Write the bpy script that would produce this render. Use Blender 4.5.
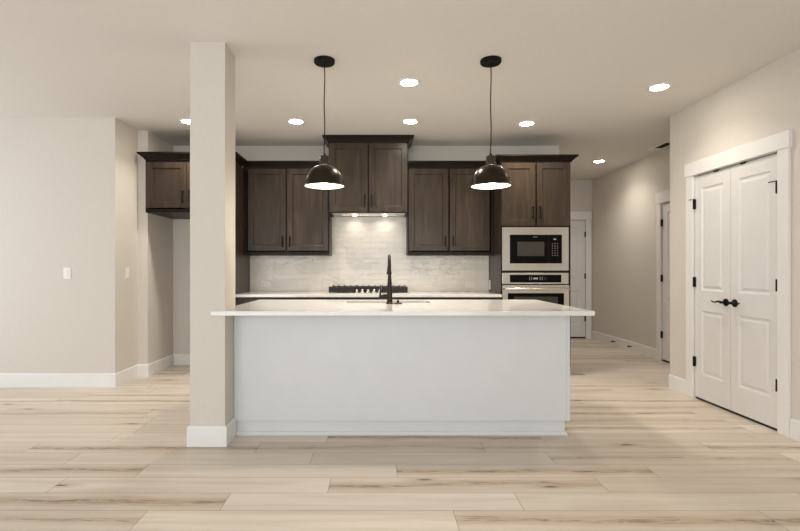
import bpy, bmesh, math, random
from mathutils import Vector, Matrix
random.seed(11)
for _o in list(bpy.data.objects):
    bpy.data.objects.remove(_o)
S = bpy.context.scene
COL = S.collection

# ------------------------------------------------------------------ camera, world, daylight, exposure
cam_d = bpy.data.cameras.new('camera')
cam = bpy.data.objects.new('camera', cam_d)
COL.objects.link(cam)
cam.location = (0, 0, 1.2)
cam.rotation_euler = (math.pi / 2, 0, 0)
cam_d.sensor_width = 36.0
cam_d.lens = 21.6
cam_d.shift_x = 21 / 800
cam_d.shift_y = 3.5 / 800
cam_d.clip_start = 0.05
S.camera = cam

world = bpy.data.worlds.new('daylight')
S.world = world
world.use_nodes = True
world.node_tree.nodes['Background'].inputs[0].default_value = (0.80, 0.90, 1.0, 1)
world.node_tree.nodes['Background'].inputs[1].default_value = 1.0

def area_light(name, loc, rot, sx, sy, power, col, spread=math.pi, shape='RECTANGLE'):
    d = bpy.data.lights.new(name, 'AREA')
    d.shape = shape
    d.size = sx
    d.size_y = sy
    d.energy = power
    d.color = col
    d.spread = spread
    o = bpy.data.objects.new(name, d)
    o.location = loc
    o.rotation_euler = rot
    COL.objects.link(o)
    return o

# daylight entering through the wide glazed opening in the wall behind the camera
area_light('window_daylight', (-0.9, -2.92, 1.25), (math.pi / 2, 0, 0), 5.6, 2.2, 105, (0.92, 0.96, 1.0))
# daylight through the window in the left side wall of the living area
area_light('window_daylight_side', (-5.42, 2.75, 1.35), (0, -math.pi / 2, 0), 1.9, 3.4, 34, (0.92, 0.96, 1.0))

vs = S.view_settings
vs.view_transform = 'Standard'
vs.look = 'None'
vs.gamma = 1
vs.use_curve_mapping = False
vs.exposure = 0.42

# ------------------------------------------------------------------ materials
def lin(c):
    return tuple((x / 12.92 if x <= 0.04045 else ((x + 0.055) / 1.055) ** 2.4) for x in (v / 255 for v in c))

class NT:
    def __init__(self, name):
        self.m = bpy.data.materials.new(name)
        self.m.use_nodes = True
        self.t = self.m.node_tree
        self.b = self.t.nodes['Principled BSDF']
    def n(self, kind, **kw):
        nd = self.t.nodes.new(kind)
        for k, v in kw.items():
            setattr(nd, k, v)
        return nd
    def link(self, a, b):
        self.t.links.new(a, b)
    def _in(self, sock, v):
        if hasattr(v, 'links') or isinstance(v, bpy.types.NodeSocket):
            self.link(v, sock)
        else:
            sock.default_value = v
    def math(self, op, a, b=0.0, c=None, clamp=False):
        nd = self.n('ShaderNodeMath', operation=op, use_clamp=clamp)
        self._in(nd.inputs[0], a)
        self._in(nd.inputs[1], b)
        if c is not None:
            self._in(nd.inputs[2], c)
        return nd.outputs[0]
    def ramp(self, fac, stops, interp='LINEAR'):
        nd = self.n('ShaderNodeValToRGB')
        nd.color_ramp.interpolation = interp
        els = nd.color_ramp.elements
        while len(els) < len(stops):
            els.new(0.5)
        for e, (p, c) in zip(els, stops):
            e.position = p
            e.color = (c[0], c[1], c[2], 1)
        self._in(nd.inputs[0], fac)
        return nd.outputs[0]
    def mix(self, fac, a, b, blend='MIX'):
        nd = self.n('ShaderNodeMix', data_type='RGBA', blend_type=blend)
        self._in(nd.inputs[0], fac)
        for s, v in ((nd.inputs[6], a), (nd.inputs[7], b)):
            if isinstance(v, tuple):
                v = (v[0], v[1], v[2], 1)
            self._in(s, v)
        return nd.outputs[2]
    def noise(self, vec, scale, detail=3, rough=0.5, dist=0.0):
        nd = self.n('ShaderNodeTexNoise')
        nd.inputs['Scale'].default_value = scale
        nd.inputs['Detail'].default_value = detail
        nd.inputs['Roughness'].default_value = rough
        nd.inputs['Distortion'].default_value = dist
        self.link(vec, nd.inputs['Vector'])
        return nd.outputs[0]
    def mapping(self, vec, scale, loc=(0, 0, 0)):
        nd = self.n('ShaderNodeMapping')
        self.link(vec, nd.inputs[0])
        nd.inputs['Scale'].default_value = scale
        self._in(nd.inputs['Location'], loc)
        return nd.outputs[0]
    def bump(self, h, strength, dist=0.01):
        nd = self.n('ShaderNodeBump')
        nd.inputs['Strength'].default_value = strength
        nd.inputs['Distance'].default_value = dist
        self.link(h, nd.inputs['Height'])
        self.link(nd.outputs[0], self.b.inputs['Normal'])

def plain(name, col, rough=0.5, metal=0.0, spec=0.5, tex=0.0, scale=30.0, coat=0.0, var=0.015):
    k = NT(name)
    c = lin(col)
    k.b.inputs['Roughness'].default_value = rough
    k.b.inputs['Metallic'].default_value = metal
    k.b.inputs['Specular IOR Level'].default_value = spec
    k.b.inputs['Coat Weight'].default_value = coat
    co = k.n('ShaderNodeTexCoord').outputs['Object']
    nz = k.noise(co, scale, 3)
    k.link(k.ramp(nz, [(0.3, tuple(x * (1 - var) for x in c)), (0.7, tuple(min(1, x * (1 + var)) for x in c))]), k.b.inputs['Base Color'])
    if tex:
        k.bump(k.noise(co, scale * 6, 2), tex, 0.002)
    return k.m

M_WALL = plain('beige_wall_paint', (212, 205, 195), 0.75, spec=0.25, tex=0.03, scale=40)
M_CEIL = plain('ceiling_paint', (226, 221, 214), 0.85, spec=0.15, tex=0.03, scale=40)
M_TRIM = plain('white_trim_paint', (232, 230, 226), 0.35, spec=0.45, scale=8)
M_DOOR = plain('white_door_paint', (222, 220, 217), 0.35, spec=0.45, scale=8)
M_ISLAND = plain('island_white_paint', (217, 218, 218), 0.4, spec=0.4, scale=5)
M_BLACK = plain('matte_black_metal', (11, 10, 9), 0.5, spec=0.2)
M_BRONZE = plain('dark_bronze_metal', (60, 53, 46), 0.28, metal=1.0, scale=14)
M_FAUCET = plain('oil_rubbed_bronze', (44, 34, 28), 0.35, metal=0.7, scale=14)
M_CHROME = plain('dark_polished_metal', (84, 78, 72), 0.12, metal=1.0)
M_IRON = plain('cast_iron', (25, 20, 16), 0.5, metal=0.2, tex=0.2, scale=60)
M_NICKEL = plain('silver_metal', (214, 206, 194), 0.25, metal=1.0)
M_PLAST = plain('white_plastic', (236, 232, 222), 0.35, spec=0.5)
M_ALMOND = plain('almond_plastic', (228, 220, 208), 0.3, spec=0.5)
M_SLOT = plain('dark_slot', (30, 27, 25), 0.7)
M_RUBBER_SHADE = plain('rubber_and_gap_shade', (25, 24, 23), 0.8)  # colours the door-stop tips and the painted shade under the doors
M_GROOVE = plain('dark_groove', (104, 90, 74), 0.9)  # underlay colour showing in the plank joints
M_KEY = plain('grey_print', (112, 110, 106), 0.5)
M_ENAMEL = plain('white_enamel', (240, 236, 228), 0.4)

def steel():
    k = NT('brushed_stainless_steel')
    co = k.n('ShaderNodeTexCoord').outputs['Object']
    g = k.noise(k.mapping(co, (3, 3, 260)), 3.0, 2)
    k.link(k.ramp(g, [(0.3, lin((188, 182, 172))), (0.7, lin((208, 202, 192)))]), k.b.inputs['Base Color'])
    k.b.inputs['Metallic'].default_value = 1
    k.b.inputs['Roughness'].default_value = 0.2
    k.b.inputs['Anisotropic'].default_value = 0.5
    return k.m
M_STEEL = steel()

def gloss_black(name, col, rough):
    k = NT(name)
    co = k.n('ShaderNodeTexCoord').outputs['Object']
    c = lin(col)
    k.link(k.ramp(k.noise(co, 4, 1), [(0.2, c), (0.8, tuple(x * 1.2 for x in c))]), k.b.inputs['Base Color'])
    k.b.inputs['Roughness'].default_value = rough
    k.b.inputs['Specular IOR Level'].default_value = 0.09
    return k.m
M_GLASSB = gloss_black('black_glass', (9, 8, 8), 0.06)
M_GLASSG = gloss_black('smoked_window_glass', (60, 56, 52), 0.06)

def glow(name, col, strength, base=0.9):
    k = NT(name)
    k.b.inputs['Base Color'].default_value = (base, base, base, 1)
    k.b.inputs['Emission Color'].default_value = (*col, 1)
    k.b.inputs['Emission Strength'].default_value = strength
    return k.m
M_LED = glow('lit_lens', (1.0, 0.92, 0.78), 75.0)
M_BULB = glow('lit_bulb', (1.0, 0.92, 0.80), 14.0)
M_DISP = glow('lit_display', (0.9, 0.95, 1.0), 0.22, 0.03)
M_HOODLED = glow('lit_hood_lens', (1.0, 0.92, 0.80), 7.0)

def quartz():
    k = NT('white_quartz')
    co = k.n('ShaderNodeTexCoord').outputs['Object']
    a = k.noise(k.mapping(co, (1, 1, 1)), 3.0, 5, 0.6, 1.2)
    b = k.noise(co, 160, 2)
    c1 = k.ramp(a, [(0.40, lin((228, 226, 222))), (0.52, lin((226, 224, 219))), (0.6, lin((230, 228, 224)))])
    k.link(k.mix(k.math('MULTIPLY', b, 0.10), c1, lin((205, 200, 192))), k.b.inputs['Base Color'])
    k.b.inputs['Roughness'].default_value = 0.1
    return k.m
M_QUARTZ = quartz()

def stained_wood():
    k = NT('dark_stained_wood')
    co = k.n('ShaderNodeTexCoord').outputs['Object']
    rnd = k.n('ShaderNodeObjectInfo').outputs['Random']
    cv = k.n('ShaderNodeCombineXYZ')
    k.link(k.math('MULTIPLY', rnd, 37.0), cv.inputs[0])
    k.link(k.math('MULTIPLY', rnd, 11.0), cv.inputs[2])
    g1 = k.noise(k.mapping(co, (14, 14, 1.3), cv.outputs[0]), 1.6, 6, 0.62, 0.6)
    g2 = k.noise(k.mapping(co, (75, 75, 2.2), cv.outputs[0]), 2.0, 3, 0.6)
    big = k.noise(k.mapping(co, (3.5, 3.5, 1.0), cv.outputs[0]), 1.3, 2)
    c = k.ramp(g1, [(0.25, lin((23, 17, 13))), (0.5, lin((43, 33, 25))), (0.75, lin((76, 61, 46)))])
    c = k.mix(k.math('MULTIPLY', g2, 0.45), c, lin((36, 28, 22)))
    c = k.mix(k.math('MULTIPLY', big, 0.35), c, lin((96, 80, 63)))
    k.link(c, k.b.inputs['Base Color'])
    k.b.inputs['Specular IOR Level'].default_value = 0.28
    k.b.inputs['Roughness'].default_value = 0.33
    k.bump(g2, 0.06, 0.002)
    return k.m
M_WOOD = stained_wood()

def crown_and_shade_wood():
    k = NT('espresso_wood_and_recess_shade')
    co = k.n('ShaderNodeTexCoord').outputs['Object']
    g = k.noise(k.mapping(co, (1.5, 20, 60)), 2.0, 4)
    k.link(k.ramp(g, [(0.3, lin((24, 17, 13))), (0.7, lin((36, 26, 20)))]), k.b.inputs['Base Color'])
    k.b.inputs['Specular IOR Level'].default_value = 0.15
    k.b.inputs['Roughness'].default_value = 0.35
    return k.m
M_CROWN_SHADE = crown_and_shade_wood()  # espresso colour of the crowns; on cabinet bodies and frames it paints recess shade

def tile():
    k = NT('glazed_subway_tile')
    co = k.n('ShaderNodeTexCoord').outputs['Object']
    sx = k.n('ShaderNodeSeparateXYZ')
    k.link(co, sx.inputs[0])
    cv = k.n('ShaderNodeCombineXYZ')
    k.link(sx.outputs[0], cv.inputs[0])
    k.link(sx.outputs[2], cv.inputs[1])
    br = k.n('ShaderNodeTexBrick')
    br.offset = 0.5
    k.link(cv.outputs[0], br.inputs['Vector'])
    br.inputs['Color1'].default_value = (*lin((226, 218, 206)), 1)
    br.inputs['Color2'].default_value = (*lin((218, 210, 198)), 1)
    br.inputs['Mortar'].default_value = (*lin((216, 208, 195)), 1)
    br.inputs['Scale'].default_value = 1.0
    br.inputs['Mortar Size'].default_value = 0.0018
    br.inputs['Mortar Smooth'].default_value = 0.3
    br.inputs['Brick Width'].default_value = 0.203
    br.inputs['Row Height'].default_value = 0.0665
    k.link(br.outputs['Color'], k.b.inputs['Base Color'])
    w = k.noise(k.mapping(co, (10, 10, 16)), 1.0, 3, 0.55)
    # each tile tilts a little: per-tile brightness of the brick texture drives a slanted height
    h = k.math('MULTIPLY', w, 1.0)
    h = k.math('SUBTRACT', h, k.math('MULTIPLY', br.outputs['Fac'], 0.12))
    k.bump(h, 0.7, 0.012)
    k.b.inputs['Roughness'].default_value = 0.13
    return k.m
M_TILE = tile()

def plank_floor():
    k = NT('light_oak_planks')
    at = k.n('ShaderNodeAttribute', attribute_name='plank')
    sp = k.n('ShaderNodeSeparateColor')
    k.link(at.outputs['Color'], sp.inputs[0])
    tone, seed, streak = sp.outputs[0], sp.outputs[1], sp.outputs[2]
    co = k.n('ShaderNodeNewGeometry').outputs['Position']
    cv = k.n('ShaderNodeCombineXYZ')
    k.link(k.math('MULTIPLY', seed, 61.0), cv.inputs[0])
    k.link(k.math('MULTIPLY', seed, 23.0), cv.inputs[1])
    long = k.noise(k.mapping(co, (0.9, 15, 1), cv.outputs[0]), 1.0, 5, 0.6, 0.5)
    fine = k.noise(k.mapping(co, (3.2, 85, 1), cv.outputs[0]), 1.0, 4, 0.6, 0.3)
    mott = k.noise(k.mapping(co, (1.9, 30, 1), cv.outputs[0]), 1.0, 4, 0.65, 1.6)
    base = k.ramp(tone, [(0.0, lin((209, 197, 182))), (0.5, lin((222, 211, 197))), (1.0, lin((231, 221, 209)))])
    c = k.mix(k.ramp(long, [(0.38, (0, 0, 0)), (0.75, (0.55, 0.55, 0.55))]), base, lin((184, 167, 147)))
    c = k.mix(k.math('MULTIPLY', fine, 0.2), c, lin((160, 139, 116)))
    # heartwood band along the middle of the darker boards: ochre, broken by dark flecks
    uvn = k.n('ShaderNodeUVMap', uv_map='across')
    su = k.n('ShaderNodeSeparateXYZ')
    k.link(uvn.outputs[0], su.inputs[0])
    mid = k.math('ADD', 0.5, k.math('MULTIPLY', k.math('SUBTRACT', k.noise(k.mapping(co, (1.1, 0.2, 1), cv.outputs[0]), 1.0, 3), 0.5), 0.7))
    off = k.math('ABSOLUTE', k.math('SUBTRACT', su.outputs[1], mid))
    off = k.math('ADD', off, k.math('MULTIPLY', k.math('SUBTRACT', mott, 0.5), 0.55))
    band = k.ramp(off, [(0.06, (1, 1, 1)), (0.34, (0, 0, 0))])
    core = k.ramp(k.math('ADD', off, k.math('MULTIPLY', k.math('SUBTRACT', fine, 0.5), 0.35)), [(0.0, (1, 1, 1)), (0.13, (0, 0, 0))])
    fleck = k.ramp(k.noise(k.mapping(co, (7, 42, 1), cv.outputs[0]), 1.0, 4, 0.65, 1.0), [(0.44, (0, 0, 0)), (0.6, (1, 1, 1))])
    c = k.mix(k.math('MULTIPLY', band, k.math('MULTIPLY', streak, 0.62), clamp=True), c, lin((172, 149, 120)))
    c = k.mix(k.math('MULTIPLY', k.math('MULTIPLY', core, fleck), k.math('MULTIPLY', streak, 0.8), clamp=True), c, lin((106, 85, 62)))
    # knots
    vo = k.n('ShaderNodeTexVoronoi')
    vo.inputs['Scale'].default_value = 1.0
    k.link(k.mapping(co, (1.5, 5.4, 1), cv.outputs[0]), vo.inputs['Vector'])
    wob = k.math('ADD', vo.outputs['Distance'], k.math('MULTIPLY', k.math('SUBTRACT', fine, 0.5), 0.10))
    kn = k.ramp(wob, [(0.035, (1, 1, 1)), (0.085, (0, 0, 0))])
    halo = k.ramp(wob, [(0.05, (0.5, 0.5, 0.5)), (0.24, (0, 0, 0))])
    wn = k.n('ShaderNodeTexWhiteNoise', noise_dimensions='3D')
    k.link(vo.outputs['Position'], wn.inputs['Vector'])
    keep = k.math('GREATER_THAN', wn.outputs['Value'], 0.35)
    c = k.mix(k.math('MULTIPLY', halo, k.math('MULTIPLY', keep, 0.7)), c, lin((142, 116, 88)))
    c = k.mix(k.math('MULTIPLY', kn, k.math('MULTIPLY', keep, 0.85)), c, lin((74, 58, 44)))
    k.link(c, k.b.inputs['Base Color'])
    k.b.inputs['Roughness'].default_value = 0.36
    k.b.inputs['Specular IOR Level'].default_value = 0.4
    k.bump(fine, 0.05, 0.002)
    return k.m
M_FLOOR = plank_floor()

# ------------------------------------------------------------------ mesh helpers (all shapes in world metres)
def nb():
    return bmesh.new()

def box(bm, x0, x1, y0, y1, z0, z1, bevel=0.0, seg=2):
    vs_ = [bm.verts.new((x, y, z)) for x in (x0, x1) for y in (y0, y1) for z in (z0, z1)]
    idx = [(0, 1, 3, 2), (4, 6, 7, 5), (0, 4, 5, 1), (2, 3, 7, 6), (0, 2, 6, 4), (1, 5, 7, 3)]
    fs = [bm.faces.new([vs_[i] for i in f]) for f in idx]
    if bevel:
        es = list({e for f in fs for e in f.edges})
        bmesh.ops.bevel(bm, geom=es, offset=bevel, segments=seg, affect='EDGES', profile=0.5)
    return bm

def prism(bm, pts, z0, z1):
    a = [bm.verts.new((x, y, z0)) for x, y in pts]
    b = [bm.verts.new((x, y, z1)) for x, y in pts]
    bm.faces.new(list(reversed(a)))
    bm.faces.new(b)
    n = len(pts)
    for i in range(n):
        j = (i + 1) % n
        bm.faces.new((a[i], a[j], b[j], b[i]))
    bmesh.ops.recalc_face_normals(bm, faces=bm.faces[:])
    return bm

def cells(bm, us, vs_, keep, w0, w1, axes):
    """slab made of the kept cells of a grid; axes maps (u, v, w) to a world point"""
    cache = {}
    def V(i, j, k):
        key = (i, j, k)
        if key not in cache:
            cache[key] = bm.verts.new(axes(us[i], vs_[j], (w0, w1)[k]))
        return cache[key]
    K = {(i, j) for i in range(len(us) - 1) for j in range(len(vs_) - 1)
         if keep((us[i] + us[i + 1]) / 2, (vs_[j] + vs_[j + 1]) / 2)}
    for (i, j) in K:
        for k in (0, 1):
            bm.faces.new((V(i, j, k), V(i + 1, j, k), V(i + 1, j + 1, k), V(i, j + 1, k)))
        for di, dj, a, b in ((-1, 0, (i, j), (i, j + 1)), (1, 0, (i + 1, j), (i + 1, j + 1)),
                             (0, -1, (i, j), (i + 1, j)), (0, 1, (i, j + 1), (i + 1, j + 1))):
            if (i + di, j + dj) not in K:
                bm.faces.new((V(*a, 0), V(*b, 0), V(*b, 1), V(*a, 1)))
    bmesh.ops.recalc_face_normals(bm, faces=bm.faces[:])
    return bm

XZ = lambda u, v, w: (u, w, v)
YZ = lambda u, v, w: (w, u, v)
XY = lambda u, v, w: (u, v, w)

def hole(*rs):
    return lambda u, v: not any(r[0] < u < r[1] and r[2] < v < r[3] for r in rs)

def sweep(bm, path, prof, z, side=1):
    """sweep profile (out, up) along an open path of xy points with mitred corners; side +1 = left of travel"""
    n = len(path)
    P = [Vector(p) for p in path]
    rings = []
    for i in range(n):
        dirs = []
        if i > 0:
            dirs.append((P[i] - P[i - 1]).normalized())
        if i < n - 1:
            dirs.append((P[i + 1] - P[i]).normalized())
        ns = [Vector((-d.y, d.x)) * side for d in dirs]
        if len(ns) == 2:
            m = (ns[0] + ns[1])
            m = m / max(1e-6, m.length_squared) * 2
        else:
            m = ns[0]
        rings.append([bm.verts.new((P[i].x + m.x * o, P[i].y + m.y * o, z + u)) for o, u in prof])
    k = len(prof)
    for i in range(n - 1):
        for j in range(k):
            q = (j + 1) % k
            bm.faces.new((rings[i][j], rings[i][q], rings[i + 1][q], rings[i + 1][j]))
    bm.faces.new(rings[0])
    bm.faces.new(list(reversed(rings[-1])))
    bmesh.ops.recalc_face_normals(bm, faces=bm.faces[:])
    return bm

def lathe(bm, prof, c, seg=32, axis='Z', closed=False):
    """revolve (radius, height) points about an axis through c"""
    rings = []
    for r, h in prof:
        ring = []
        if r < 1e-6:
            p = {'Z': (0, 0, h), 'Y': (0, h, 0), 'X': (h, 0, 0)}[axis]
            ring = [bm.verts.new((c[0] + p[0], c[1] + p[1], c[2] + p[2]))]
        else:
            for s in range(seg):
                a = 2 * math.pi * s / seg
                u, v = r * math.cos(a), r * math.sin(a)
                p = {'Z': (u, v, h), 'Y': (u, h, v), 'X': (h, u, v)}[axis]
                ring.append(bm.verts.new((c[0] + p[0], c[1] + p[1], c[2] + p[2])))
        rings.append(ring)
    pairs = list(zip(rings[:-1], rings[1:]))
    if closed:
        pairs.append((rings[-1], rings[0]))
    for a, b in pairs:
        if len(a) == 1 and len(b) == 1:
            continue
        for s in range(seg):
            t = (s + 1) % seg
            if len(a) == 1:
                bm.faces.new((a[0], b[s], b[t]))
            elif len(b) == 1:
                bm.faces.new((a[s], a[t], b[0]))
            else:
                bm.faces.new((a[s], a[t], b[t], b[s]))
    bmesh.ops.recalc_face_normals(bm, faces=bm.faces[:])
    return bm

def tube(bm, pts, rad, seg=14):
    pts = [Vector(p) for p in pts]
    rads = rad if isinstance(rad, (list, tuple)) else [rad] * len(pts)
    rings = []
    up = None
    for i, p in enumerate(pts):
        d = ((pts[i + 1] if i < len(pts) - 1 else p) - (pts[i - 1] if i > 0 else p)).normalized()
        if up is None:
            up = d.orthogonal().normalized()
        up = (up - d * up.dot(d)).normalized()
        w = d.cross(up)
        rings.append([bm.verts.new(p + (up * math.cos(2 * math.pi * s / seg) + w * math.sin(2 * math.pi * s / seg)) * rads[i])
                      for s in range(seg)])
    for a, b in zip(rings[:-1], rings[1:]):
        for s in range(seg):
            t = (s + 1) % seg
            bm.faces.new((a[s], a[t], b[t], b[s]))
    bm.faces.new(list(reversed(rings[0])))
    bm.faces.new(rings[-1])
    bmesh.ops.recalc_face_normals(bm, faces=bm.faces[:])
    return bm

def panelled(bm, w, h, t, panels, steps, axes):
    """a board w x h x t whose front (n = 0) carries panels stepped in or out; steps = (inset, depth into the board)"""
    us = sorted({0, w, *(p[0] for p in panels), *(p[2] for p in panels)})
    vs_ = sorted({0, h, *(p[1] for p in panels), *(p[3] for p in panels)})
    cache = {}
    def V(u, v, n):
        key = (round(u, 5), round(v, 5), round(n, 5))
        if key not in cache:
            cache[key] = bm.verts.new(axes(u, v, n))
        return cache[key]
    for i in range(len(us) - 1):
        for j in range(len(vs_) - 1):
            a, b, c, d = us[i], vs_[j], us[i + 1], vs_[j + 1]
            if not any(p[0] <= a and c <= p[2] and p[1] <= b and d <= p[3] for p in panels):
                bm.faces.new((V(a, b, 0), V(c, b, 0), V(c, d, 0), V(a, d, 0)))
    for p in panels:
        prev = (p[0], p[1], p[2], p[3], 0)
        for ins, dep in steps:
            cur = (p[0] + ins, p[1] + ins, p[2] - ins, p[3] - ins, dep)
            A = [(prev[0], prev[1]), (prev[2], prev[1]), (prev[2], prev[3]), (prev[0], prev[3])]
            B = [(cur[0], cur[1]), (cur[2], cur[1]), (cur[2], cur[3]), (cur[0], cur[3])]
            for q in range(4):
                r = (q + 1) % 4
                bm.faces.new((V(*A[q], prev[4]), V(*A[r], prev[4]), V(*B[r], cur[4]), V(*B[q], cur[4])))
            prev = cur
        bm.faces.new((V(prev[0], prev[1], prev[4]), V(prev[2], prev[1], prev[4]), V(prev[2], prev[3], prev[4]), V(prev[0], prev[3], prev[4])))
    # back and sides
    bm.faces.new([bm.verts.new(axes(*q)) for q in ((0, 0, t), (0, h, t), (w, h, t), (w, 0, t))])
    for (u0, v0), (u1, v1) in (((0, 0), (w, 0)), ((w, 0), (w, h)), ((w, h), (0, h)), ((0, h), (0, 0))):
        bm.faces.new([bm.verts.new(axes(*q)) for q in ((u0, v0, 0), (u1, v1, 0), (u1, v1, t), (u0, v0, t))])
    bmesh.ops.remove_doubles(bm, verts=bm.verts[:], dist=1e-5)
    bmesh.ops.recalc_face_normals(bm, faces=bm.faces[:])
    return bm

# ------------------------------------------------------------------ object helpers
ROOT = {}
def origin_of(p):
    while p is not None:
        if p.name in ROOT:
            return ROOT[p.name]
        p = p.parent
    return Vector((0, 0, 0))

def obj(name, bm, mat, parent=None, loc=None, smooth=0):
    """link bm (drawn in world metres) as ONE mesh object, under its thing or at top level with its own base point"""
    off = origin_of(parent) if parent is not None else Vector(loc or (0, 0, 0))
    bmesh.ops.translate(bm, verts=bm.verts[:], vec=-off)
    me = bpy.data.meshes.new(name)
    if smooth:
        for f in bm.faces:
            f.smooth = True
    bm.to_mesh(me)
    bm.free()
    if smooth:
        me.set_sharp_from_angle(angle=math.radians(smooth))
    me.materials.append(mat)
    o = bpy.data.objects.new(name, me)
    COL.objects.link(o)
    if parent is not None:
        o.parent = parent
    else:
        o.location = off
        ROOT[o.name] = off
    return o

def tag(o, label, cat, group=None):
    o['label'] = label
    o['category'] = cat
    if group:
        o['group'] = group
    return o

def thing(name, label, cat, loc, group=None):
    o = bpy.data.objects.new(name, None)
    o.empty_display_size = 0.1
    o.location = loc
    COL.objects.link(o)
    ROOT[o.name] = Vector(loc)
    return tag(o, label, cat, group)

def struct(name, bm, mat, parent=None, smooth=0):
    o = obj(name, bm, mat, parent, smooth=smooth)
    if parent is None:
        o['kind'] = 'structure'
    return o

def dup(root, loc, label, dim=None):
    r = root.copy()
    COL.objects.link(r)
    r.location = loc
    r['label'] = label
    for ch in list(root.children):
        c = ch.copy()
        COL.objects.link(c)
        c.parent = r
        if dim and c.type == 'LIGHT':
            c.data = c.data.copy()
            c.data.energy *= dim
        for g in ch.children:
            d = g.copy()
            COL.objects.link(d)
            d.parent = c
    return r

# ================================================================== THE ROOM
H = 2.74
XS, YS = 3.685, 8.30            # hall right wall, hall end wall
XC, YC = 2.933, 4.84            # closet wall and its corner
YL, XL = 4.88, -2.684           # left wall and its corner
YJ, XN = 5.34, -2.573           # jog and niche side wall
YB, XB = 6.00, 2.25             # kitchen back wall and its right end
YR, XW = -3.0, -5.5             # rear wall, far left wall

def make_floor():
    bm = nb()
    lay = bm.loops.layers.color.new('plank')
    uvl = bm.loops.layers.uv.new('across')
    pitch, L, y0, g = 0.1883, 1.515, 2.385, 0.0009
    joints = {-1: 0.368, 0: 0.723, 1: -0.276, 2: 0.105, 3: -0.427, 4: 0.70}
    fixed = {(-1, 0.368): (0.42, 1.0), (-1, -1.147): (0.75, 0.0), (-1, -2.662): (0.35, 0.8),
             (1, -0.276): (0.42, 1.0), (2, 0.105): (0.25, 1.0), (2, 1.62): (0.5, 0.5), (4, -0.815): (0.3, 0.8),
             (4, 0.70): (0.25, 0.7), (0, 0.723): (0.7, 0.1), (0, -0.792): (0.85, 0.05), (1, -1.791): (0.8, 0.0),
             (2, -1.41): (0.7, 0.05), (3, -0.427): (0.55, 0.15), (3, -1.942): (0.7, 0.05)}
    r = -29
    while y0 + r * pitch < YS + 0.1:
        j0 = joints.get(r, random.uniform(0, L))
        x = j0 - L * math.ceil((j0 - XW) / L)
        while x < XS + 0.1:
            key = next((v for (rr, xx), v in fixed.items() if rr == r and abs(xx - x) < 0.03), None)
            tone, st = key or (random.uniform(0.25, 1.0), random.choice((0, 0.1, 0.3, 0.8, 1.0)))
            xa, xb = max(x + g, XW - 0.1), min(x + L - g, XS + 0.1)
            ya, yb = y0 + r * pitch + g, y0 + (r + 1) * pitch - g
            if xb > xa:
                f = bm.faces.new([bm.verts.new(p) for p in ((xa, ya, 0), (xb, ya, 0), (xb, yb, 0), (xa, yb, 0))])
                sd = random.random()
                for lp in f.loops:
                    lp[lay] = (tone, sd, st, 1)
                    lp[uvl].uv = ((lp.vert.co.x - x) / L, (lp.vert.co.y - ya) / (yb - ya))
            x += L
        r += 1
    return bm
fl = struct('floor', make_floor(), M_FLOOR)
struct('floor_underlay', box(nb(), XW - 0.2, XS + 0.2, YR - 0.2, YS + 0.2, -0.12, -0.0012), M_GROOVE, fl)
struct('ceiling', box(nb(), XW - 0.2, XS + 0.2, YR - 0.2, YS + 0.2, H, H + 0.12), M_CEIL)

struct('wall_left', prism(nb(), [(XW, YL), (XL, YL), (XL, YJ), (XN, YJ), (XN, YB + 0.12), (XW, YB + 0.12)], 0, H), M_WALL)
struct('wall_back', box(nb(), XN, XB, YB, YB + 0.12, 0, H), M_WALL)
struct('wall_hall_left', box(nb(), XB - 0.12, XB, YB + 0.12, YS, 0, H), M_WALL)
# hall end wall and hall right wall carry shallow recesses for their doors
DE = (2.758, 3.572, 0.0, 2.045)                    # end door x0, x1, z0, z1
bm = cells(nb(), [XB - 0.12, DE[0], DE[1], XS], [0, DE[3], H], hole(DE), YS, YS + 0.14, XZ)
box(bm, XB - 0.12, XS, YS + 0.14, YS + 0.18, 0, H)
struct('wall_hall_end', bm, M_WALL)
DH = (5.44, 6.255, 0.0, 2.05)                      # hall side door y0, y1
bm = cells(nb(), [YR, DH[0], DH[1], YS + 0.14], [0, DH[3], H], hole(DH), XS, XS + 0.14, YZ)
box(bm, XS + 0.14, XS + 0.18, YR, YS + 0.14, 0, H)
struct('wall_hall_right', bm, M_WALL)
DC = (3.512, 4.462, 0.0, 2.062)                    # closet opening y0, y1
bm = cells(nb(), [YR, DC[0], DC[1], YC], [0, DC[3], H], hole(DC), XC, XC + 0.12, YZ)
box(bm, XC + 0.12, XS, YC - 0.12, YC, 0, H)
struct('wall_right', bm, M_WALL)
bm = cells(nb(), [XW, -3.75, 1.95, XC], [0, 0.12, 2.38, H], hole((-3.75, 1.95, 0.12, 2.38)), YR - 0.14, YR, XZ)
struct('wall_rear', bm, M_WALL)
bm = cells(nb(), [YR, 1.0, 4.5, YL], [0, 0.35, 2.36, H], hole((1.0, 4.5, 0.35, 2.36)), XW - 0.14, XW, YZ)
struct('wall_far_left', bm, M_WALL)

def window(name, us, vs_, ax, w0, w1):
    f = 0.05
    bars = [us[0], us[0] + f]
    n = 3
    step = (us[1] - us[0]) / n
    rects = []
    for i in range(n):
        rects.append((us[0] + i * step + f / 2 + (f / 2 if i == 0 else 0), us[0] + (i + 1) * step - f / 2 - (f / 2 if i == n - 1 else 0), vs_[0] + f, vs_[1] - f))
    uu = sorted({us[0], us[1], *[r[0] for r in rects], *[r[1] for r in rects]})
    vv = [vs_[0], vs_[0] + f, vs_[1] - f, vs_[1]]
    return struct(name, cells(nb(), uu, vv, hole(*rects), w0, w1, ax), M_TRIM)
window('window_1', (-3.75, 1.95), (0.12, 2.38), XZ, YR - 0.10, YR - 0.04)
window('window_2', (1.0, 4.5), (0.35, 2.36), YZ, XW - 0.10, XW - 0.04)

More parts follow.
